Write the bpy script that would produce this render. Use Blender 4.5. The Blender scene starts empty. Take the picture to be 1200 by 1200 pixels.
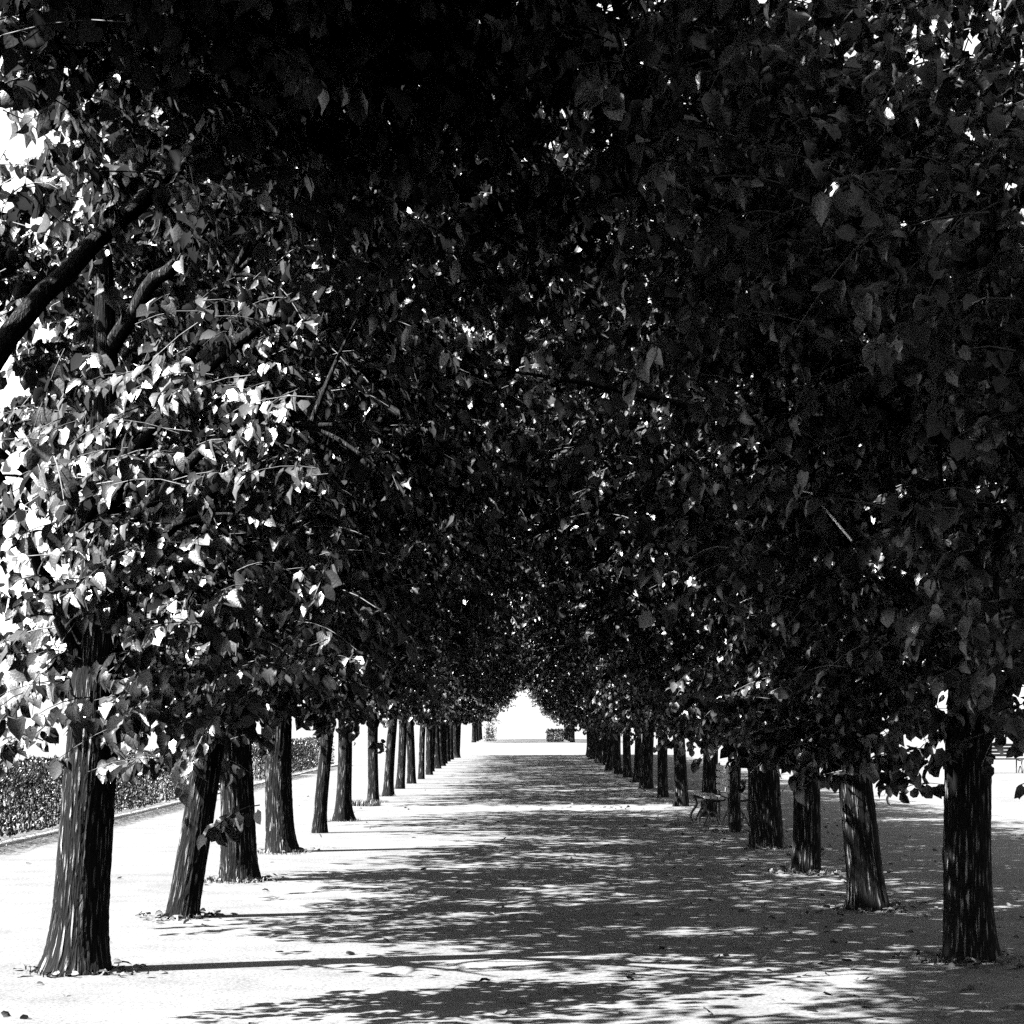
import bpy, math, random
import numpy as np
from mathutils import Vector

random.seed(7)
scene = bpy.context.scene
C = scene.collection

# ------------------------------------------------------------------ sun, sky, camera
SUN_EL = math.radians(48.0)
TRAVEL = math.radians(18.0)            # light travels towards +X, turned a little towards +Y
SUN_DIR = np.array([-math.cos(SUN_EL) * math.cos(TRAVEL), -math.cos(SUN_EL) * math.sin(TRAVEL), math.sin(SUN_EL)])

w = bpy.data.worlds.new("World"); scene.world = w; w.use_nodes = True
nt = w.node_tree; nt.nodes.clear()
out = nt.nodes.new("ShaderNodeOutputWorld"); bg = nt.nodes.new("ShaderNodeBackground")
sky = nt.nodes.new("ShaderNodeTexSky"); sky.sky_type = 'NISHITA'; sky.sun_disc = False
sky.sun_elevation = SUN_EL; sky.sun_rotation = math.atan2(SUN_DIR[0], SUN_DIR[1])
sky.air_density = 1.0; sky.dust_density = 1.5
bw = nt.nodes.new("ShaderNodeRGBToBW")
nt.links.new(sky.outputs[0], bw.inputs[0]); nt.links.new(bw.outputs[0], bg.inputs[0])
bg.inputs[1].default_value = 0.05
nt.links.new(bg.outputs[0], out.inputs[0])

sd = bpy.data.lights.new("sun", 'SUN'); sd.energy = 5.0; sd.angle = math.radians(0.5); sd.color = (1, 1, 1)
so = bpy.data.objects.new("sun", sd); C.objects.link(so)
so.rotation_euler = Vector(SUN_DIR).to_track_quat('Z', 'Y').to_euler(); so.location = (-20, -6, 25)

cd = bpy.data.cameras.new("camera"); cam = bpy.data.objects.new("camera", cd); C.objects.link(cam); scene.camera = cam
cam.location = (0, 0, 1.6); cam.rotation_euler = (math.radians(90), 0, 0)
F = 2380.0
cd.sensor_width = 36; cd.lens = 36 * F / 1200
cd.shift_x = -13 / 1200; cd.shift_y = 245 / 1200
cd.clip_start = 0.1; cd.clip_end = 6000

scene.view_settings.view_transform = 'Standard'; scene.view_settings.look = 'None'
scene.view_settings.exposure = 3.6; scene.view_settings.gamma = 1.0
scene.render.engine = 'CYCLES'
cy = scene.cycles
cy.max_bounces = 3; cy.diffuse_bounces = 0; cy.glossy_bounces = 0; cy.transmission_bounces = 1; cy.use_denoising = False
cy.caustics_reflective = False; cy.caustics_refractive = False

# ------------------------------------------------------------------ materials (all neutral: a black and white place)
def mat(name):
    m = bpy.data.materials.new(name); m.use_nodes = True
    n = m.node_tree.nodes; n.clear()
    return m, n, m.node_tree.links

def node(n, t, **kw):
    x = n.new(t)
    for k, v in kw.items(): setattr(x, k, v)
    return x

def ramp(n, stops):
    r = n.new("ShaderNodeValToRGB")
    e = r.color_ramp.elements
    while len(e) < len(stops): e.new(0.5)
    for i, (p, v) in enumerate(stops):
        e[i].position = p; e[i].color = (v, v, v, 1)
    return r

def leaf_material(name, lo, hi, trans, rough=0.36, spec=0.5):
    m, n, l = mat(name)
    o = n.new("ShaderNodeOutputMaterial"); p = n.new("ShaderNodeBsdfPrincipled"); t = n.new("ShaderNodeBsdfTranslucent")
    a = n.new("ShaderNodeAttribute"); a.attribute_name = "tone"
    r = ramp(n, [(0.0, lo), (1.0, hi)]); l.new(a.outputs["Fac"], r.inputs[0])
    co = n.new("ShaderNodeTexCoord"); nz = n.new("ShaderNodeTexNoise"); nz.inputs["Scale"].default_value = 90
    l.new(co.outputs["Object"], nz.inputs["Vector"])
    bp = n.new("ShaderNodeBump"); bp.inputs["Strength"].default_value = 0.25; bp.inputs["Distance"].default_value = 0.01
    l.new(nz.outputs["Fac"], bp.inputs["Height"]); l.new(bp.outputs[0], p.inputs["Normal"])
    l.new(r.outputs[0], p.inputs["Base Color"])
    p.inputs["Roughness"].default_value = rough; p.inputs["Specular IOR Level"].default_value = spec
    l.new(r.outputs[0], t.inputs["Color"])
    mx = n.new("ShaderNodeMixShader"); mx.inputs[0].default_value = trans
    l.new(p.outputs[0], mx.inputs[1]); l.new(t.outputs[0], mx.inputs[2]); l.new(mx.outputs[0], o.inputs[0])
    return m

M_LEAF = leaf_material("linden_leaf", 0.014, 0.037, 0.25)
M_HEDGE = leaf_material("hedge_leaf", 0.006, 0.02, 0.15, 0.4)
M_GRASS = leaf_material("grass_blade", 0.01, 0.03, 0.3, 0.5)
M_DRY = leaf_material("fallen_leaf", 0.02, 0.08, 0.1, 0.6, 0.2)

def bark_material(name, lo, hi, scale=1.0, attr=False):
    m, n, l = mat(name)
    o = n.new("ShaderNodeOutputMaterial"); p = n.new("ShaderNodeBsdfPrincipled")
    co = n.new("ShaderNodeTexCoord"); mp = n.new("ShaderNodeMapping"); mp.inputs["Scale"].default_value = (56 * scale, 56 * scale, 4.4 * scale)
    if attr:
        ba = n.new("ShaderNodeAttribute"); ba.attribute_name = "bark"; l.new(ba.outputs["Vector"], mp.inputs[0])
    else: l.new(co.outputs["Object"], mp.inputs[0])
    nz = n.new("ShaderNodeTexNoise"); nz.inputs["Scale"].default_value = 1.0; nz.inputs["Detail"].default_value = 5; nz.inputs["Distortion"].default_value = 0.8
    l.new(mp.outputs[0], nz.inputs["Vector"])
    vo = n.new("ShaderNodeTexVoronoi"); vo.feature = 'DISTANCE_TO_EDGE'; vo.inputs["Scale"].default_value = 0.8
    ad = n.new("ShaderNodeVectorMath"); ad.operation = 'ADD'
    sc = n.new("ShaderNodeVectorMath"); sc.operation = 'SCALE'; sc.inputs["Scale"].default_value = 1.3
    l.new(nz.outputs["Color"], sc.inputs[0]); l.new(mp.outputs[0], ad.inputs[0]); l.new(sc.outputs[0], ad.inputs[1]); l.new(ad.outputs[0], vo.inputs["Vector"])
    mu = n.new("ShaderNodeMath"); mu.operation = 'MULTIPLY'
    vr = ramp(n, [(0.03, 0.0), (0.30, 1.0)]); l.new(vo.outputs["Distance"], vr.inputs[0])
    nr = ramp(n, [(0.3, 0.25), (0.62, 1.0)]); l.new(nz.outputs["Fac"], nr.inputs[0])
    l.new(vr.outputs[0], mu.inputs[0]); l.new(nr.outputs[0], mu.inputs[1])
    cr = ramp(n, [(0.0, lo), (0.5, lo * 3), (1.0, hi)]); l.new(mu.outputs[0], cr.inputs[0]); l.new(cr.outputs[0], p.inputs["Base Color"])
    bp = n.new("ShaderNodeBump"); bp.inputs["Strength"].default_value = 0.9; bp.inputs["Distance"].default_value = 0.03
    l.new(mu.outputs[0], bp.inputs["Height"]); l.new(bp.outputs[0], p.inputs["Normal"])
    p.inputs["Roughness"].default_value = 0.9; p.inputs["Specular IOR Level"].default_value = 0.1
    l.new(p.outputs[0], o.inputs[0])
    return m
M_BARK = bark_material("ridged_bark", 0.0015, 0.14, 1.0, True)
M_LIMB = bark_material("limb_bark", 0.004, 0.05, 1.4)

def simple(name, lo, hi, scale, rough=0.8, bump=0.3, dist=0.01, detail=6):
    m, n, l = mat(name)
    o = n.new("ShaderNodeOutputMaterial"); p = n.new("ShaderNodeBsdfPrincipled")
    co = n.new("ShaderNodeTexCoord"); nz = n.new("ShaderNodeTexNoise"); nz.inputs["Scale"].default_value = scale; nz.inputs["Detail"].default_value = detail
    l.new(co.outputs["Object"], nz.inputs["Vector"])
    r = ramp(n, [(0.3, lo), (0.7, hi)]); l.new(nz.outputs["Fac"], r.inputs[0]); l.new(r.outputs[0], p.inputs["Base Color"])
    bp = n.new("ShaderNodeBump"); bp.inputs["Strength"].default_value = bump; bp.inputs["Distance"].default_value = dist
    l.new(nz.outputs["Fac"], bp.inputs["Height"]); l.new(bp.outputs[0], p.inputs["Normal"])
    p.inputs["Roughness"].default_value = rough; p.inputs["Specular IOR Level"].default_value = 0.25
    l.new(p.outputs[0], o.inputs[0])
    return m
M_TWIG = simple("twig", 0.03, 0.08, 40)
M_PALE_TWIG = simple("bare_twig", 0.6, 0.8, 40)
M_WOOD = simple("bench_wood", 0.16, 0.30, 30)
M_DARKWOOD = simple("dark_wood", 0.006, 0.014, 30)
M_IRON = simple("bench_iron", 0.015, 0.03, 50, 0.5)
M_PALE = simple("pale_slat", 0.6, 0.75, 30)
M_STONE = simple("kerb_stone", 0.3, 0.5, 12)
M_EARTH_CORE = simple("hedge_core", 0.015, 0.03, 20)

def ground_material():
    m, n, l = mat("gravel")
    o = n.new("ShaderNodeOutputMaterial"); p = n.new("ShaderNodeBsdfPrincipled")
    co = n.new("ShaderNodeTexCoord")
    def noise(s, d, rough=0.6):
        x = n.new("ShaderNodeTexNoise"); x.inputs["Scale"].default_value = s; x.inputs["Detail"].default_value = d; x.inputs["Roughness"].default_value = rough
        l.new(co.outputs["Object"], x.inputs["Vector"]); return x
    fine = noise(38, 8, 0.75); mid = noise(2.2, 5); big = noise(0.35, 3)
    rf = ramp(n, [(0.32, 0.022), (0.48, 0.077), (0.7, 0.12)]); l.new(fine.outputs["Fac"], rf.inputs[0])
    rm = ramp(n, [(0.3, 0.72), (0.65, 1.0)]); l.new(mid.outputs["Fac"], rm.inputs[0])
    rb = ramp(n, [(0.35, 0.85), (0.65, 1.05)]); l.new(big.outputs["Fac"], rb.inputs[0])
    a = n.new("ShaderNodeMixRGB"); a.blend_type = 'MULTIPLY'; a.inputs[0].default_value = 1
    b = n.new("ShaderNodeMixRGB"); b.blend_type = 'MULTIPLY'; b.inputs[0].default_value = 1
    l.new(rf.outputs[0], a.inputs[1]); l.new(rm.outputs[0], a.inputs[2]); l.new(a.outputs[0], b.inputs[1]); l.new(rb.outputs[0], b.inputs[2])
    l.new(b.outputs[0], p.inputs["Base Color"])
    bp = n.new("ShaderNodeBump"); bp.inputs["Strength"].default_value = 0.5; bp.inputs["Distance"].default_value = 0.012
    l.new(fine.outputs["Fac"], bp.inputs["Height"]); l.new(bp.outputs[0], p.inputs["Normal"])
    p.inputs["Roughness"].default_value = 1.0; p.inputs["Specular IOR Level"].default_value = 0.05
    l.new(p.outputs[0], o.inputs[0])
    return m
M_GROUND = ground_material()

# ------------------------------------------------------------------ mesh helpers
def link(name, me, parent=None, loc=(0, 0, 0)):
    o = bpy.data.objects.new(name, me); C.objects.link(o); o.location = loc
    if parent is not None: o.parent = parent
    return o

def empty(name, loc, rz=0.0):
    o = bpy.data.objects.new(name, None); C.objects.link(o); o.location = loc; o.rotation_euler = (0, 0, rz); o.empty_display_size = 0.3
    return o

def tag(o, label, cat, group=None, kind=None):
    if label: o["label"] = label
    if cat: o["category"] = cat
    if group: o["group"] = group
    if kind: o["kind"] = kind
    return o

class MB:
    """collects numpy vertices and faces, then becomes ONE mesh"""
    def __init__(s): s.v = []; s.q = []; s.t = []; s.qm = []; s.tm = []; s.n = 0; s.tone = []
    def add(s, v, quads=None, tris=None, m=0, tone=0.5):
        v = np.asarray(v, dtype=np.float64).reshape(-1, 3)
        if quads is not None and len(quads):
            q = np.asarray(quads, dtype=np.int64).reshape(-1, 4) + s.n; s.q.append(q); s.qm.append(np.full(len(q), m))
        if tris is not None and len(tris):
            t = np.asarray(tris, dtype=np.int64).reshape(-1, 3) + s.n; s.t.append(t); s.tm.append(np.full(len(t), m))
        s.v.append(v); s.n += len(v)
        s.tone.append(np.full(len(v), tone) if np.isscalar(tone) else np.asarray(tone))
    def mesh(s, name, mats, smooth=True):
        me = bpy.data.meshes.new(name)
        v = np.concatenate(s.v)
        q = np.concatenate(s.q) if s.q else np.zeros((0, 4), int); t = np.concatenate(s.t) if s.t else np.zeros((0, 3), int)
        me.vertices.add(len(v)); me.vertices.foreach_set("co", v.astype(np.float32).ravel())
        loops = np.concatenate([q.ravel(), t.ravel()]).astype(np.int32)
        me.loops.add(len(loops)); me.loops.foreach_set("vertex_index", loops)
        st = np.concatenate([np.arange(len(q)) * 4, len(q) * 4 + np.arange(len(t)) * 3]).astype(np.int32)
        me.polygons.add(len(st)); me.polygons.foreach_set("loop_start", st)
        mi = np.concatenate(([np.concatenate(s.qm)] if s.q else []) + ([np.concatenate(s.tm)] if s.t else [])).astype(np.int32)
        me.polygons.foreach_set("material_index", mi)
        me.polygons.foreach_set("use_smooth", np.full(len(st), smooth))
        for m in mats: me.materials.append(m)
        at = me.attributes.new("tone", 'FLOAT', 'POINT'); at.data.foreach_set("value", np.concatenate(s.tone).astype(np.float32))
        me.update(calc_edges=True); me.validate()
        return me

def tube(mb, pts, rad, sides=8, m=0, cap=True):
    pts = np.asarray(pts, float); rad = np.asarray(rad, float); k = len(pts)
    tan = np.gradient(pts, axis=0); tan /= np.linalg.norm(tan, axis=1)[:, None] + 1e-9
    ref = np.array([0, 0, 1.0]) if abs(tan[:, 2]).mean() < 0.8 else np.array([1.0, 0, 0])
    u = np.cross(tan, ref); u /= np.linalg.norm(u, axis=1)[:, None] + 1e-9
    vv = np.cross(tan, u)
    a = np.linspace(0, 2 * math.pi, sides, endpoint=False)
    ring = u[:, None, :] * np.cos(a)[None, :, None] + vv[:, None, :] * np.sin(a)[None, :, None]
    V = (pts[:, None, :] + ring * rad[:, None, None]).reshape(-1, 3)
    i = np.arange(k - 1)[:, None] * sides; j = np.arange(sides)[None, :]; j2 = (j + 1) % sides
    Q = np.stack([i + j, i + j2, i + sides + j2, i + sides + j], -1).reshape(-1, 4)
    T = []
    if cap:
        V = np.vstack([V, pts[-1] + tan[-1] * rad[-1]]); e = len(V) - 1; b = (k - 1) * sides
        T = [(b + x, b + (x + 1) % sides, e) for x in range(sides)]
    mb.add(V, Q, T, m)

def box(mb, c, s, m=0, bev=0.004, rx=0.0):
    """a box with chamfered edges along its length, turned about x by rx"""
    hx, hy, hz = s[0] / 2, s[1] / 2, s[2] / 2
    b = min(bev, hx * .45, hy * .45, hz * .45)
    # longest axis is extruded, section is an octagon
    ax = int(np.argmax(s)); o1, o2 = [k for k in range(3) if k != ax]
    h = [hx, hy, hz]; A, B = h[o1], h[o2]
    sec = [(A - b, -B), (A, -B + b), (A, B - b), (A - b, B), (-A + b, B), (-A, B - b), (-A, -B + b), (-A + b, -B)]
    V = []
    for e in (-1, 1):
        for (p, q) in sec:
            v = [0, 0, 0]; v[ax] = e * h[ax]; v[o1] = p; v[o2] = q; V.append(v)
    V = np.array(V, float)
    Q = [(i, (i + 1) % 8, 8 + (i + 1) % 8, 8 + i) for i in range(8)]
    for base in (0, 8):
        Q += [(base + 0, base + 1, base + 2, base + 3), (base + 0, base + 3, base + 4, base + 7), (base + 4, base + 5, base + 6, base + 7)]
    cr, sr = math.cos(rx), math.sin(rx)
    y, z = V[:, 1].copy(), V[:, 2].copy()
    V[:, 1] = y * cr - z * sr; V[:, 2] = y * sr + z * cr
    mb.add(V + np.array(c), Q, m=m)

# heart shaped leaf: 9 points, 4 quads; y runs from the stalk to the tip
LEAF = np.array([(0, 0, 0), (0, .42, 0), (0, 1.02, -.10), (-.28, -.10, .03), (-.50, .24, .10), (-.36, .68, .03), (.28, -.10, .03), (.50, .24, .10), (.36, .68, .03)], float)
LEAFQ = np.array([(0, 1, 4, 3), (1, 2, 5, 4), (0, 6, 7, 1), (1, 7, 8, 2)])

def leaves(mb, P, D, N, S, rng, m=0, curl=1.0, base=None, wide=0.92):
    """P positions, D tip directions, N blade normals, S lengths: many leaves at once"""
    k = len(P)
    D = D / (np.linalg.norm(D, axis=1)[:, None] + 1e-9)
    X = np.cross(D, N); X /= np.linalg.norm(X, axis=1)[:, None] + 1e-9
    Z = np.cross(X, D)
    L = np.repeat(LEAF[None], k, 0).copy() if base is None else np.repeat(base[None], k, 0).copy()
    cu = rng.uniform(-0.5, 2.2, k) * curl
    L[:, :, 2] *= cu[:, None]
    L[:, 2, 2] -= rng.uniform(0, .25, k)
    L[:, :, 0] *= (wide * rng.uniform(.85, 1.12, k))[:, None]
    L[:, 3:6, 2] += (rng.uniform(-.12, .2, k))[:, None]; L[:, 6:9, 2] += (rng.uniform(-.12, .2, k))[:, None]
    V = P[:, None] + S[:, None, None] * (L[:, :, 0:1] * X[:, None] + L[:, :, 1:2] * D[:, None] + L[:, :, 2:3] * Z[:, None])
    Q = (LEAFQ[None] + np.arange(k)[:, None, None] * 9).reshape(-1, 4)
    mb.add(V.reshape(-1, 3), Q, m=m, tone=np.repeat(rng.uniform(0, 1, k), 9))

# ------------------------------------------------------------------ trees
H_TOP = 6.5
def inside(dx, dy, z, zb=1.72, low=False):
    if low and z > 4.4 + 0.7 * min(dx, 1.5) : return False
    out_w = 0.6 + 0.7 * math.sin(max(0, min(1, (z - 1.6) / 4.0)) * math.pi)
    if dx < -out_w or dx > 3.4 or abs(dy) > 2.15: return False
    lo = zb + (0.30 * dx * dx if dx > 0 else 0.8 * -dx)
    hi = H_TOP - (0.11 * dx * dx if dx > 0 else 0.8 * dx * dx)
    return lo < z < hi

def clump_centres(rng, n, zb, low=False):
    r = []
    while len(r) < n:
        dx, dy, z = rng.uniform(-1.4, 3.4), rng.uniform(-2.15, 2.15), rng.uniform(1.6, H_TOP)
        if inside(dx, dy, z, zb, low) and rng.uniform() < .62 + .38 * (z > 3.2): r.append((dx, dy, z))
    return np.array(r)

def crown_mesh(seed, n_clumps=98, twigs=21, zb=1.72, top=None, extra=None, keep=None, leaf=0.088, face=(-.55, -.85, 0), low=False, dark=None, en=9, es=.27):
    rng = np.random.default_rng(seed)
    cs = clump_centres(rng, n_clumps, zb, low)
    if keep is not None: cs = np.array([c for c in cs if keep(c, rng)])
    cs = [(c, twigs, 0.30, None) for c in cs]
    if dark is not None: cs += [(np.array(e), 14, .24, None) for e in dark]
    if top:
        for _ in range(top): cs.append((np.array([rng.uniform(.5, 3.3), rng.uniform(-2.1, 2.1), rng.uniform(4.5, 7.3 if top > 100 else 6.4)]), twigs, .3, None))
    if extra is not None: cs += [(np.array(e), en, es, face) for e in extra]
    mb = MB(); P = []; D = []; N = []
    for c, nt_, spread, fo in cs:
        out = np.array([c[0] * 0.8, c[1] * 0.8, 0.0]); out /= np.linalg.norm(out) + 0.3
        if fo is not None: out = np.array(fo) * 1.3
        for _ in range(max(4, int(nt_ * rng.uniform(.55, 1.4)))):
            p = c + rng.normal(0, 1, 3) * np.array([spread, spread, spread * .72])
            d = out * 0.8 + rng.normal(0, .55, 3) + np.array([0, 0, .05]); d[2] *= 0.6; d /= np.linalg.norm(d)
            ln = rng.uniform(.3, .6); s = np.linspace(0, 1, 5)
            path = p + d * (s[:, None] - .5) * ln + np.array([0, 0, -1.0]) * (s[:, None] ** 2) * ln * rng.uniform(.15, .5)
            tube(mb, path, np.linspace(.0045, .0018, 5), 3, 1, False)
            k = rng.integers(10, 17)
            u = np.sort(rng.uniform(.05, 1.0, k)) * 4; i = np.minimum(u.astype(int), 3); f = (u - i)[:, None]
            q = path[i] * (1 - f) + path[i + 1] * f
            td = path[i + 1] - path[i]; td /= np.linalg.norm(td, axis=1)[:, None]
            side = np.cross(td, [0, 0, 1.0]); side *= np.where(np.arange(k) % 2, 1, -1)[:, None]
            dd = td * .5 + side * .7 + np.array([0, 0, -1]) * rng.uniform(.3, 1.4, k)[:, None] + rng.normal(0, .25, (k, 3))
            nn = np.array([0, 0, .7]) + out * rng.uniform(.1, 1.3, k)[:, None] + rng.normal(0, .45, (k, 3))
            P.append(q + dd * .025); D.append(dd); N.append(nn)
    P = np.concatenate(P); D = np.concatenate(D); N = np.concatenate(N)
    leaves(mb, P, D, N, leaf * rng.uniform(.5, 1.32, len(P)), rng)
    return mb.mesh("crown", [M_LEAF, M_TWIG])

def trunk_axis(z, lean, wob, ph):
    return np.stack([lean[0] * z + wob * np.sin(z * 1.3 + ph) - wob * math.sin(ph), lean[1] * z + wob * np.cos(z * 1.1 + ph) - wob * math.cos(ph), z], -1)

def trunk_mesh(seed, r, lean, flare, fine, wob=0.03, skew=0.0):
    rng = np.random.default_rng(seed + 900)
    zs = np.concatenate([np.linspace(-.08, .5, 26 if fine else 9), np.linspace(.53, 2.6, 60 if fine else 14), np.linspace(2.7, 4.9, 16 if fine else 8)])
    na = 96 if fine else 24
    a = np.linspace(0, 2 * math.pi, na, endpoint=False)
    ax = trunk_axis(zs, lean, wob, seed * 1.7)
    rad = r * (1.06 - .13 * np.clip(zs, 0, 2.4) / 2.4) * np.where(zs > 2.3, np.clip(1 - (zs - 2.3) * .33, .12, 1), 1)
    R = np.repeat(rad[:, None], na, 1)
    lob = np.zeros(na)
    for k in range(5):
        ph = rng.uniform(0, 6.28); lob += np.maximum(0, np.cos(a - ph)) ** 5 * rng.uniform(.5, 1.1)
    lob += skew * np.maximum(0, np.cos(a - math.pi)) ** 3
    R += r * .7 * flare * (0.35 + lob)[None] * np.exp(-np.clip(zs, 0, 9) / .16)[:, None]
    for k in range(3):      # slow swellings
        R *= 1 + .035 * np.sin(a * (k + 1) + rng.uniform(0, 6.28) + zs[:, None] * rng.uniform(-1, 1))
    for k in range(3):      # old knots
        z0, a0 = rng.uniform(.5, 2.3), rng.uniform(0, 6.28)
        R += r * .12 * np.exp(-((zs - z0) / .09) ** 2)[:, None] * np.exp((np.cos(a - a0) - 1) * 9)[None]
    if fine:                # ridges of the bark
        for k in range(7):
            f = rng.integers(13, 30); R += r * .014 * np.abs(np.sin(a * f / 2 + rng.uniform(0, 6.28) + 1.6 * np.sin(zs * rng.uniform(2, 6) + rng.uniform(0, 6))[:, None]))
        R += rng.normal(0, r * .01, R.shape)
    V = ax[:, None, :] + np.stack([np.cos(a)[None] * R, np.sin(a)[None] * R, np.zeros_like(R)], -1)
    i = np.arange(len(zs) - 1)[:, None] * na; j = np.arange(na)[None]; j2 = (j + 1) % na
    Q = np.stack([i + j, i + j2, i + na + j2, i + na + j], -1).reshape(-1, 4)
    mb = MB(); mb.add(V.reshape(-1, 3), Q)
    me = mb.mesh("trunk", [M_BARK])
    at_ = me.attributes.new("bark", 'FLOAT_VECTOR', 'POINT')      # unrolled trunk: the ridges run on down over the roots
    co = np.stack([np.repeat(np.cos(a)[None] * r, len(zs), 0), np.repeat(np.sin(a)[None] * r, len(zs), 0), np.repeat(zs[:, None], na, 1)], -1) + rng.uniform(0, 9)
    at_.data.foreach_set("vector", co.astype(np.float32).ravel())
    return me

def limb_mesh(start, end, r, rng, forks=3):
    mb = MB()
    s = np.linspace(0, 1, 9)[:, None]
    mid = np.array([0, 0, 1.0]) * rng.uniform(-.1, .25) + rng.normal(0, .1, 3)
    path = start * (1 - s) + end * s + np.sin(s * math.pi) * mid + np.sin(s * 9) * .025 * rng.normal(0, 1, 3)
    tube(mb, path, r * (1 - .75 * s[:, 0]), 9)
    for k in range(forks):
        i = rng.integers(3, 8); p = path[i]
        d = (end - start) / np.linalg.norm(end - start) * .6 + rng.normal(0, .55, 3) + np.array([0, 0, .15])
        ln = rng.uniform(.5, 1.1)
        q = p + d * s * ln + np.array([0, 0, -.2]) * s * s * ln
        tube(mb, q, r * .42 * (1 - .8 * s[:, 0]), 6)
    return mb.mesh("limb", [M_LIMB])

LIMB_CACHE = {}
def limb_set(key, ax_fn):
    rng = np.random.default_rng(key + 77)
    res = []
    for k in range(6):
        z0 = rng.uniform(1.75, 3.1); st = ax_fn(z0)
        for _ in range(60):
            e = np.array([rng.uniform(-1.0, 2.7), rng.uniform(-1.9, 1.9), rng.uniform(2.6, 5.2)])
            if inside(*e) and np.hypot(e[0], e[1]) > .9 and e[2] > z0 + .5: break
        res.append(limb_mesh(st, e, rng.uniform(.035, .07), rng))
    return res

VARIANTS = [crown_mesh(100 + k, n_clumps=84, top=14, zb=1.82) for k in range(5)]
VARIANTS_R = [crown_mesh(200 + k, n_clumps=78, top=12, low=True, zb=1.66) for k in range(5)]
GROUP = "linden trees lining the avenue"

def tree(label, px, d, wpx, side, seed, lean_px=0.0, flare=.5, crown=None, fine=False, scale=1.0, skew=0.0, group=GROUP, name="linden_tree", extra_limbs=()):
    """px, d: base in the photo's frame (d below the horizon); wpx trunk width; side -1 left row, +1 right row"""
    Y = F * 1.6 / d; X = (px - 613) / F * Y
    r = wpx / F * Y / 2
    return tree_at(label, X, Y, r, side, seed, lean_px, flare, crown, fine, scale, skew, group, name, extra_limbs)

def tree_at(label, X, Y, r, side, seed, lean=0.0, flare=.5, crown=None, fine=False, scale=1.0, skew=0.0, group=GROUP, name="linden_tree", extra_limbs=(), limbs=True):
    rz = 0.0 if side < 0 else math.pi
    root = empty(name, (X, Y, 0), rz); tag(root, label, "tree", group)
    sg = 1 if side < 0 else -1
    rng = np.random.default_rng(seed + 5)
    ln = (lean * sg, rng.uniform(-.02, .02))
    link("trunk", trunk_mesh(seed, r, ln, flare, fine, skew=skew * sg), root)
    if limbs:
      for me in limb_set(seed, lambda z: trunk_axis(np.array([z]), ln, .03, seed * 1.7)[0]): link("limb", me, root)
    for pts, r0, r1 in extra_limbs:
        m_ = MB(); q_ = np.array(pts) - np.array([X, Y, 0]); t_ = np.linspace(0, len(pts) - 1, 14); i_ = np.minimum(t_.astype(int), len(pts) - 2); f_ = (t_ - i_)[:, None]
        pp = q_[i_] * (1 - f_) + q_[i_ + 1] * f_; pp[1:-1] = (pp[:-2] + 2 * pp[1:-1] + pp[2:]) / 4 + rng.normal(0, .012, (12, 3))
        tube(m_, pp, np.linspace(r0, r1, 14), 12); link("limb", m_.mesh("limb", [M_LIMB]), root)
    link("crown", crown if crown is not None else (VARIANTS if side < 0 else VARIANTS_R)[seed % 5], root)
    return root

def sun_window(root_xy, targets, rad=1.0, prob=1.0):
    """leave the clumps out that stand between the sun and the given points (local crown coordinates, left row)"""
    T = np.array(targets) - np.array([root_xy[0], root_xy[1], 0])
    def keep(c, rng):
        v = c - T; t = v @ SUN_DIR; dist = np.linalg.norm(v - t[:, None] * SUN_DIR, axis=1)
        return not (((t > .35) & (dist < rad)).any() and rng.uniform() < prob)
    return keep

def at(px, py, Y): return (round((px - 613) / F * Y, 2), Y, round(1.6 + (845 - py) / F * Y, 2))
L1 = ((92 - 613) / F * 13.0, 13.0); L0 = (-2.95, 9.0)
FRONT = [at(60, 640, 10.6), at(140, 600, 10.9), at(200, 670, 11.0), at(105, 650, 10.6), at(30, 770, 10.5), at(178, 785, 11.0), at(30, 830, 10.6), at(215, 770, 11.2),
         at(215, 840, 11.3), at(270, 740, 11.4), at(195, 855, 11.2), at(130, 660, 10.9), at(250, 690, 11.4), at(60, 560, 10.6), at(150, 530, 10.9), at(290, 790, 11.8), at(240, 600, 11.4),
         at(300, 480, 11.6), at(230, 440, 11.4), at(330, 440, 12.0), at(120, 440, 10.8)]
loc1 = [(p[0] - L1[0], p[1] - L1[1], p[2]) for p in FRONT]
_kw = sun_window(L0, FRONT)
crown_L0 = crown_mesh(302, top=130, keep=lambda c, rng: _kw(c, rng) and not (c[0] > -.6 and c[2] < 4.2))  # extra top clumps, out of view, added to keep sun off the right row

# clumps on the right row's inner side that stand in the sun, and the gaps above them
RIGHT = [at(800, 690, 21.5), at(845, 715, 21.0), at(820, 750, 22.0), at(872, 812, 19.6), at(905, 845, 19.0), at(840, 800, 20.5), at(930, 840, 17.5), at(980, 690, 15.6), at(1010, 760, 15.5), at(950, 770, 16.4), at(1000, 810, 15.4),
         at(1060, 650, 13.0), at(1105, 690, 12.6), at(1140, 640, 12.4), at(1130, 850, 12.0), at(920, 700, 17.5), at(760, 690, 24.5)]
def window_for(px, d, side):
    Y = F * 1.6 / d; X = (px - 613) / F * Y; base = sun_window((X, Y), RIGHT, .5)
    return base if side < 0 else (lambda c, rng: base(np.array([-c[0], -c[1], c[2]]), rng))
def local_r(px, d, y0, y1):
    Y = F * 1.6 / d; X = (px - 613) / F * Y
    return [(X - p[0], Y - p[1], p[2]) for p in RIGHT if y0 <= p[1] < y1]
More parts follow.
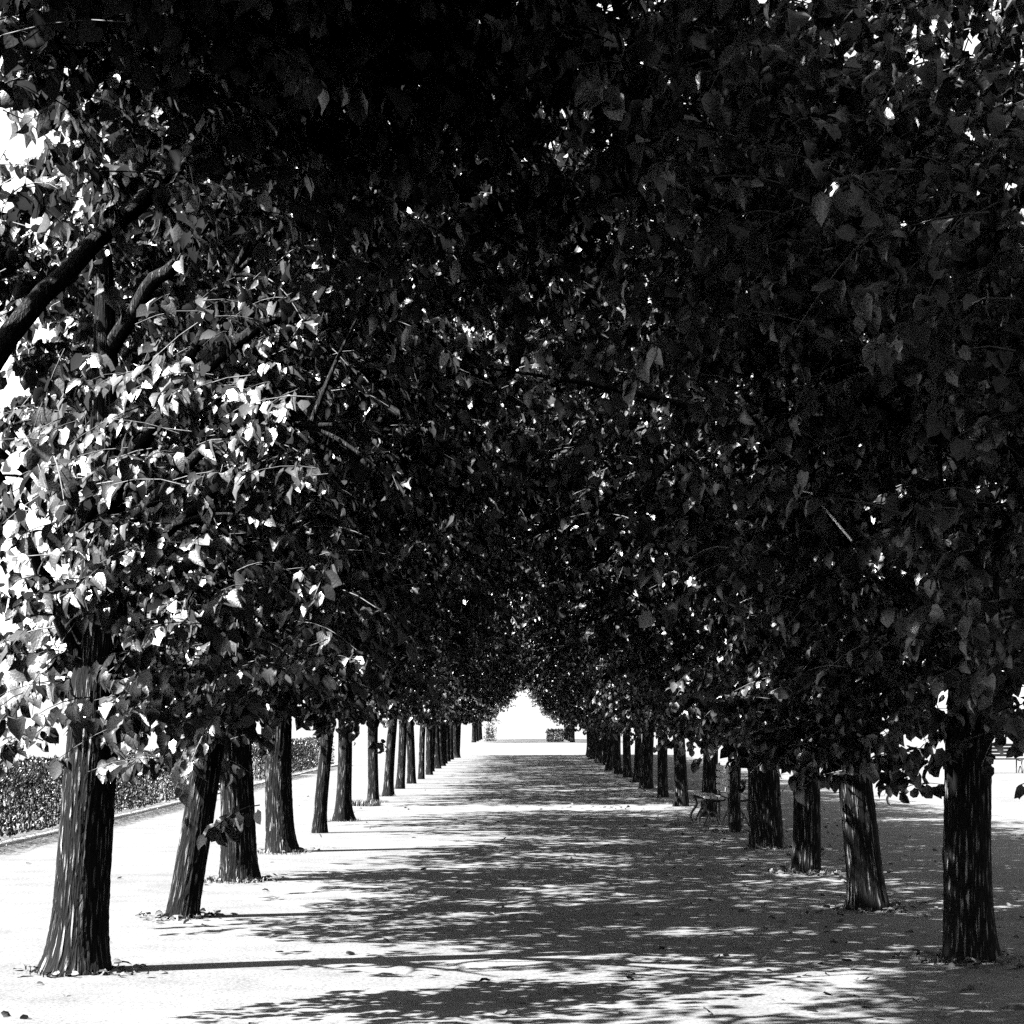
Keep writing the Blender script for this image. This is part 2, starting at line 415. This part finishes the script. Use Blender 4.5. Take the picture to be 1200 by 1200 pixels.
def crown_r(seed, px, d, y0, y1, dark=None): return crown_mesh(seed, n_clumps=76, top=12, keep=window_for(px, d, 1), extra=local_r(px, d, y0, y1), face=(.6, .5, 0), en=16, es=.22, low=True, zb=1.6, dark=dark)
crown_L2 = crown_mesh(311, top=14, keep=window_for(213, 230, -1)); crown_L3 = crown_mesh(312, top=14, keep=window_for(279, 187, -1)); crown_L4 = crown_mesh(313, top=14, keep=window_for(329, 153, -1))
crown_R1 = crown_r(321, 1135, 280, 12.2, 14, [(x, y, z) for x, y, z in ((.55, .4, 1.62), (.75, -.3, 1.58), (.3, -.7, 1.55), (1.0, -1.2, 1.6), (.8, -2.0, 1.6), (.4, -1.8, 1.62))]); crown_R2 = crown_r(322, 1019, 220, 15, 18); crown_R3 = crown_r(323, 944, 177, 18.5, 23); crown_R4 = crown_r(324, 898, 148, 24, 28)
_k1 = sun_window(L1, RIGHT, .5); _k2 = sun_window(L1, FRONT)
crown_L1 = crown_mesh(301, top=20, extra=loc1, keep=lambda c, rng: _k1(c, rng) and _k2(c, rng) and not (c[1] < -.5 and c[2] < 4.0 and c[0] < 2.0))

# left row, from the nearest trunk on
tree_at("linden crown reaching in from the left, its trunk outside the picture, nearest of all", L0[0], L0[1], .15, -1, 11, crown=crown_L0, limbs=False,
        extra_limbs=[([(L0[0], L0[1], 2.2), at(30, 360, 9.3), at(150, 250, 9.7), at(300, 120, 10.1)], .062, .03)])
tree("thickest ridged linden trunk at the left edge, long thin shadow running across the path", 93, 293, 56, -1, 21, .035, .62, crown_L1, True, skew=1.2,
     extra_limbs=[([at(95, 620, 13.0), at(170, 510, 12.6), at(240, 425, 12.3), at(330, 370, 12.0)], .07, .03), ([at(110, 430, 13.0), at(180, 335, 12.8), at(218, 285, 12.6), at(300, 200, 12.3)], .06, .025)])
tree("slim linden leaning towards the path, striped sunlit bark, behind the thickest left trunk", 213, 230, 33, -1, 22, .13, .2, crown_L2, True)
tree("straight linden with grass tufts round its foot, behind the slim leaning one", 279, 187, 35, -1, 23, 0.0, .35, crown_L3, True)
tree("linden with wide flared sunlit foot, fourth trunk along the left row", 329, 153, 29, -1, 24, .0, .6, crown_L4, True)
tree("thin dark linden leaning slightly to the path, fifth trunk along the left row", 373, 131, 15, -1, 25, .06, .3)
tree("linden with a root spreading to the right, last before the gap in the left row", 401, 117, 17, -1, 26, .02, .7)
ordl = ["first", "second", "third", "fourth", "fifth", "sixth", "seventh", "eighth", "ninth", "tenth", "eleventh", "twelfth", "thirteenth", "fourteenth", "fifteenth"]
far_l = [(438, 95.2, 12), (455, 88, 11), (469, 79.4, 9), (482, 73.3, 9), (494, 68, 7), (503, 63, 7)]
Yl = 64.4
lst = [((px - 613) / F * (F * 1.6 / d), F * 1.6 / d, wp / F * (F * 1.6 / d) / 2) for px, d, wp in far_l]
while Yl < 96: lst.append((-2.92 + random.uniform(-.12, .12), Yl, random.uniform(.10, .17))); Yl += 4.0
for i, (X, Y, r) in enumerate(lst):
    tree_at("far linden trunk in the left row, %s one after the gap" % ordl[i], X, Y, r, -1, 31 + i, random.uniform(-.03, .05), .4)
# right row
crown_near = crown_mesh(333, zb=2.3, keep=lambda c, rng: c[0] < .1 or c[2] > 4.8)
for Yn in (5.0, 1.0, -3.0):      # the rows go on past the camera; unseen trees added to block sky light
    for sn in (-1, 1): tree_at("unseen linden %s, blocking sky on the %s of the path" % ({5.0: "just short of the camera's view", 1.0: "level with the camera", -3.0: "behind the camera"}[Yn], "left" if sn < 0 else "right"), 2.95 * sn, Yn, .14, sn, 80 + int(Yn), crown=crown_near if Yn > 4 else None, limbs=Yn < 0)
R0 = tree_at("linden whose branch tips hang into the top right corner, trunk outside the picture", 3.0, 9.4, .15, 1, 13, crown=crown_mesh(331, n_clumps=125, leaf=.074, zb=1.8))
tree("thick dark linden at the right edge its trunk a broad black column", 1135, 280, 49, 1, 41, .0, .3, crown_R1, True)
R2 = tree("dark linden leaning left over the ground, with flared root, beside the right edge trunk", 1019, 220, 36, 1, 42, -.15, .5, crown_R2, True)
tree("straight linden with one bright sun fleck low on its bark, third in the right row", 944, 177, 28, 1, 43, .0, .25, crown_R3, True)
tree("broad dark linden standing in front of the bench, fourth in the right row", 898, 148, 33, 1, 44, .0, .15, crown_R4, True)
tree("thin linden at the near end of the bench, fifth in the right row", 862, 130, 13, 1, 45, .0, .2)
tree("linden at the far end of the bench, sixth in the right row", 830, 112, 17, 1, 46, .0, .3)
far_r = [(799, 100, 14), (777, 89, 12), (757, 79, 14), (746, 72, 8), (735, 66, 9), (724, 62, 8), (713, 58, 8)]
lst = [((px - 613) / F * (F * 1.6 / d), F * 1.6 / d, wp / F * (F * 1.6 / d) / 2) for px, d, wp in far_r]
Yr = 69.6
while Yr < 95: lst.append((3.0 + random.uniform(-.12, .12), Yr, random.uniform(.11, .18))); Yr += 4.0
for i, (X, Y, r) in enumerate(lst):
    tree_at("far linden trunk in the right row, %s one beyond the bench" % ordl[i], X, Y, r, 1, 51 + i, random.uniform(-.04, .04), .4)
# the avenue goes on beyond the sunlit crossing
for i, Y in enumerate((152, 160, 168, 176)):
    for s in (-1, 1):
        tree_at("tiny linden beyond the bright crossing, %s on the %s of the vista" % (ordl[i], "left" if s < 0 else "right"), s * 3.7, Y, .15, s, 70 + i * 2 + s, 0, .4, group="lindens beyond the crossing")

# a bare pale twig hanging out of the leaning tree's crown on the right
mb = MB(); a = Vector(at(950, 578, 8.3)); b = Vector(at(998, 634, 8.1)); e = Vector(at(941, 576, 8.3))
tube(mb, [e, a, a.lerp(b, .5) + Vector((.004, 0, -.004)), b], [.002, .003, .0045, .0045], 6)
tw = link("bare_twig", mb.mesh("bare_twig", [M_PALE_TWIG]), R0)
tw.matrix_parent_inverse = (bpy.context.view_layer.update() or R0.matrix_world.inverted())
tw["label"] = "bare pale twig sticking out of the leaves"

# ------------------------------------------------------------------ ground, kerb, hedge
mb = MB(); S = 2500.0
mb.add([(-S, -60, 0), (S, -60, 0), (S, S, 0), (-S, S, 0)], [(0, 1, 2, 3)])
tag(link("ground", mb.mesh("ground", [M_GROUND])), "pale gravel ground running under the trees to the horizon", "ground", kind="structure")
mb = MB(); y = 22.0
while y < 78:
    ln = random.uniform(.9, 1.1); box(mb, (-6.72 + random.uniform(-.01, .01), y + ln / 2, -.045), (.14, ln - .015, .16 + random.uniform(-.01, .01)), 0, .015); y += ln
tag(link("kerb", mb.mesh("kerb", [M_STONE])), "low pale stone kerb in front of the hedge", "kerb", kind="structure")

HEDGE_LEAF = np.array([(0, 0, 0), (0, .4, .05), (0, 1.0, -.05), (-.12, .05, 0), (-.24, .38, .06), (-.16, .72, .02), (.12, .05, 0), (.24, .38, .06), (.16, .72, .02)], float)
def leafy_block(name, cx, cy, sx, sy, h, n, seed, lf=.07, roundness=0.0, mat_=None):
    rng = np.random.default_rng(seed); mb = MB()
    # stems inside
    for k in range(max(3, int(sy * 5))):
        x, y = rng.uniform(-.35, .35) * sx, rng.uniform(-.46, .46) * sy
        s = np.linspace(0, 1, 5)[:, None]
        tube(mb, np.array([x, y, -.02]) + s * np.array([rng.normal(0, .06), rng.normal(0, .06), h * .85]), np.linspace(.014, .005, 5), 4, 1, False)
    p = rng.uniform(-.5, .5, (n * 3, 3)); p[:, 2] += .5
    shell = np.maximum(np.maximum(np.abs(p[:, 0]) * 2, np.abs(p[:, 1]) * 2 * (sy < 2) + (np.abs(p[:, 1]) > .5 - .12 / sy)), p[:, 2]) + rng.uniform(0, .5, len(p)); p = p[np.argsort(-shell)[:n]]
    if roundness:
        q = (p[:, 0] * 2) ** 2 + (p[:, 1] * 2) ** 2 + np.maximum(0, p[:, 2] * 2 - 1) ** 2; p = p[q < 1.15]
    n = len(p)
    P = p * np.array([sx, sy, h]) + rng.normal(0, .025, (n, 3)); P[:, 2] = np.clip(P[:, 2], .05, None)
    P[:, 2] += .05 * np.sin(P[:, 1] * 1.7 + seed) * (p[:, 2])
    D = np.array([0, 0, 1.0]) * rng.uniform(.4, 1.4, n)[:, None] + np.stack([np.sign(p[:, 0]) * .4, np.zeros(n), np.zeros(n)], -1) + rng.normal(0, .4, (n, 3))
    N = np.stack([p[:, 0] * 3, p[:, 1], np.full(n, .4)], -1) + rng.normal(0, .5, (n, 3))
    leaves(mb, P, D, N, lf * rng.uniform(.6, 1.5, n), rng, 0, 1.0, HEDGE_LEAF)
    o = link(name, mb.mesh(name, [mat_ or M_HEDGE, M_TWIG]), None, (cx, cy, 0))
    return o
segs = [(24.0, 41.3, "long clipped hedge at the left edge behind the thickest trunk"), (44.3, 51.6, "clipped hedge block seen between the second and third left trunks"),
        (54.6, 60.0, "short clipped hedge block just right of the straight left trunk with grass tufts"), (61.0, 68.5, "clipped hedge block seen between the fourth and fifth left trunks"),
        (69.6, 74.0, "farthest clipped hedge block, right of the thin fifth left trunk")]
for i, (y0, y1, lab) in enumerate(segs):
    tag(leafy_block("hedge", -7.3, (y0 + y1) / 2, .8, y1 - y0, .95, int((y1 - y0) * 1700), 400 + i, .052), lab, "hedge", "clipped hedge blocks on the left")
tag(leafy_block("bush", -2.55, 157, .95, .9, 1.5, 1500, 431, .10, 1), "dark round-topped bush at the far left end of the avenue", "bush")
tag(leafy_block("bush", 2.4, 152, 1.2, .9, 1.0, 1500, 432, .10), "low dark square bush at the far right end of the avenue", "bush")

# ------------------------------------------------------------------ benches
def bench(label, loc, rz, double, wood, plaque):
    root = empty("park_bench", loc, rz); tag(root, label, "bench")
    Ln = 1.9                                    # long axis along local y, seat faces local -x
    sides = (-1, 1) if double else (-1,)
    for s in sides:
        mb = MB()
        for k in range(3): box(mb, (s * (.10 + .105 * k), 0, .43 + .008 * k), (.085, Ln, .032))
        link("seat", mb.mesh("seat", [wood], False), root)
    mb = MB()
    for k in range(4): box(mb, (.02 + .03 * k * (0 if double else 1), 0, .55 + .105 * k), (.03, Ln, .08))
    bk = link("backrest", mb.mesh("backrest", [wood], False), root)
    if plaque:
        mb = MB(); box(mb, (-.003, -.55, .865), (.012, .34, .12))
        for k in range(2): box(mb, (-.0105, -.55, .885 - .035 * k), (.003, .20 - .05 * k, .012), 1, .0005)
        link("plaque", mb.mesh("plaque", [M_PALE, M_IRON], False), bk)["label"] = "small white plaque with two lines of lettering"
    for y in (-.75, .75):
        mb = MB()
        for s in sides:
            t = np.linspace(0, 1, 10)[:, None]
            tube(mb, np.concatenate([s * (.37 + .05 * np.sin(t * 6.28)), y + 0 * t, -.01 + .41 * t], 1), np.full(10, .02), 8)
            tube(mb, np.concatenate([s * (.37 - .35 * t), y + 0 * t, .405 - .02 * np.sin(t * 3.14)], 1), np.full(10, .018), 8)
            tube(mb, np.concatenate([s * (.10 + .24 * t), y + 0 * t, .02 + .2 * np.sin(t * 3.14)], 1), np.full(10, .015), 8)
        bx = .035 if double else .06
        tube(mb, np.array([(bx, y, -.01), (bx, y, .4), (bx + (0 if double else .05), y, .93)]), [.022, .022, .016], 8)
        link("leg", mb.mesh("leg", [M_IRON]), root)
    return root
bench("wooden back-to-back bench with white plaque between two lindens of the right row", (3.09, 31.6, 0), 0.0, True, M_WOOD, True)
bench("dark bench standing alone in the sun at the far right edge", (14.5, 62.5, 0), math.radians(100), False, M_DARKWOOD, False)

# ------------------------------------------------------------------ small stuff: grass round the trunks, fallen leaves
rng = np.random.default_rng(5); mb = MB()
tufts = [(-2.75, 16.5, .25, 14), (-2.87, 20.25, .36, 90), (-2.95, 24.6, .4, 60), (-2.88, 40.0, .3, 30), (-2.95, 43.2, .3, 40), (-2.9, 12.95, .33, 25), (-2.95, 38.3, .3, 160),
         (-2.9, 32.4, .35, 50), (3.0, 13.4, .35, 30), (3.0, 21.4, .35, 40)]
for cx, cy_, rr, n in tufts:
    for k in range(n * 3):
        a_ = rng.uniform(0, 6.28); q = rr * math.sqrt(rng.uniform(.15, .8))
        x, y = cx + q * math.cos(a_), cy_ + q * math.sin(a_); h = rng.uniform(.02, .06) * (2.5 if cy_ == 38.3 else 1); wd = .004
        b_ = rng.uniform(0, 6.28); c_, s_ = math.cos(b_), math.sin(b_); bend = h * rng.uniform(.2, .8)
        V = [(x - wd * c_, y - wd * s_, -.005), (x + wd * c_, y + wd * s_, -.005), (x + .7 * wd * c_ - s_ * bend * .4, y + .7 * wd * s_ + c_ * bend * .4, h * .65), (x - .7 * wd * c_ - s_ * bend * .4, y - .7 * wd * s_ + c_ * bend * .4, h * .65), (x - s_ * bend, y + c_ * bend, h)]
        mb.add(V, [(0, 1, 2, 3)], [(3, 2, 4)], tone=float(rng.uniform()))
tag(link("grass", mb.mesh("grass", [M_GRASS])), "sparse grass blades round the feet of the trees", "grass", kind="stuff")
n = 1300
side = np.where(rng.uniform(0, 1, n) < .07, -1, 1)
P = np.stack([side * (3.2 + rng.normal(0, 1.4, n)), 10 + 45 * rng.uniform(0, 1, n) ** 1.4, np.full(n, .008)], -1)
bases = [(-2.85, 12.95), (-2.78, 16.55), (-2.86, 20.3), (-2.97, 24.9), (2.98, 13.55), (2.95, 17.2), (2.99, 21.4), (3.08, 25.6), (2.96, 29.2)]
for bx_, by_ in bases:                                    # litter blown against the feet of the trunks
    k_ = 70; a_ = rng.uniform(0, 6.28, k_); q_ = .16 + np.abs(rng.normal(0, .16, k_))
    P = np.concatenate([P, np.stack([bx_ + q_ * np.cos(a_), by_ + q_ * np.sin(a_), rng.uniform(.006, .03, k_)], -1)])
n = len(P)
D = rng.normal(0, 1, (n, 3)); D[:, 2] *= .15; N = np.array([0, 0, 1.0]) + rng.normal(0, .3, (n, 3))
mb = MB(); leaves(mb, P, D, N, .06 * rng.uniform(.5, 1.3, n), rng)
tag(link("fallen_leaves", mb.mesh("fallen_leaves", [M_DRY])), "dry fallen leaves scattered on the gravel", "leaves", kind="stuff")
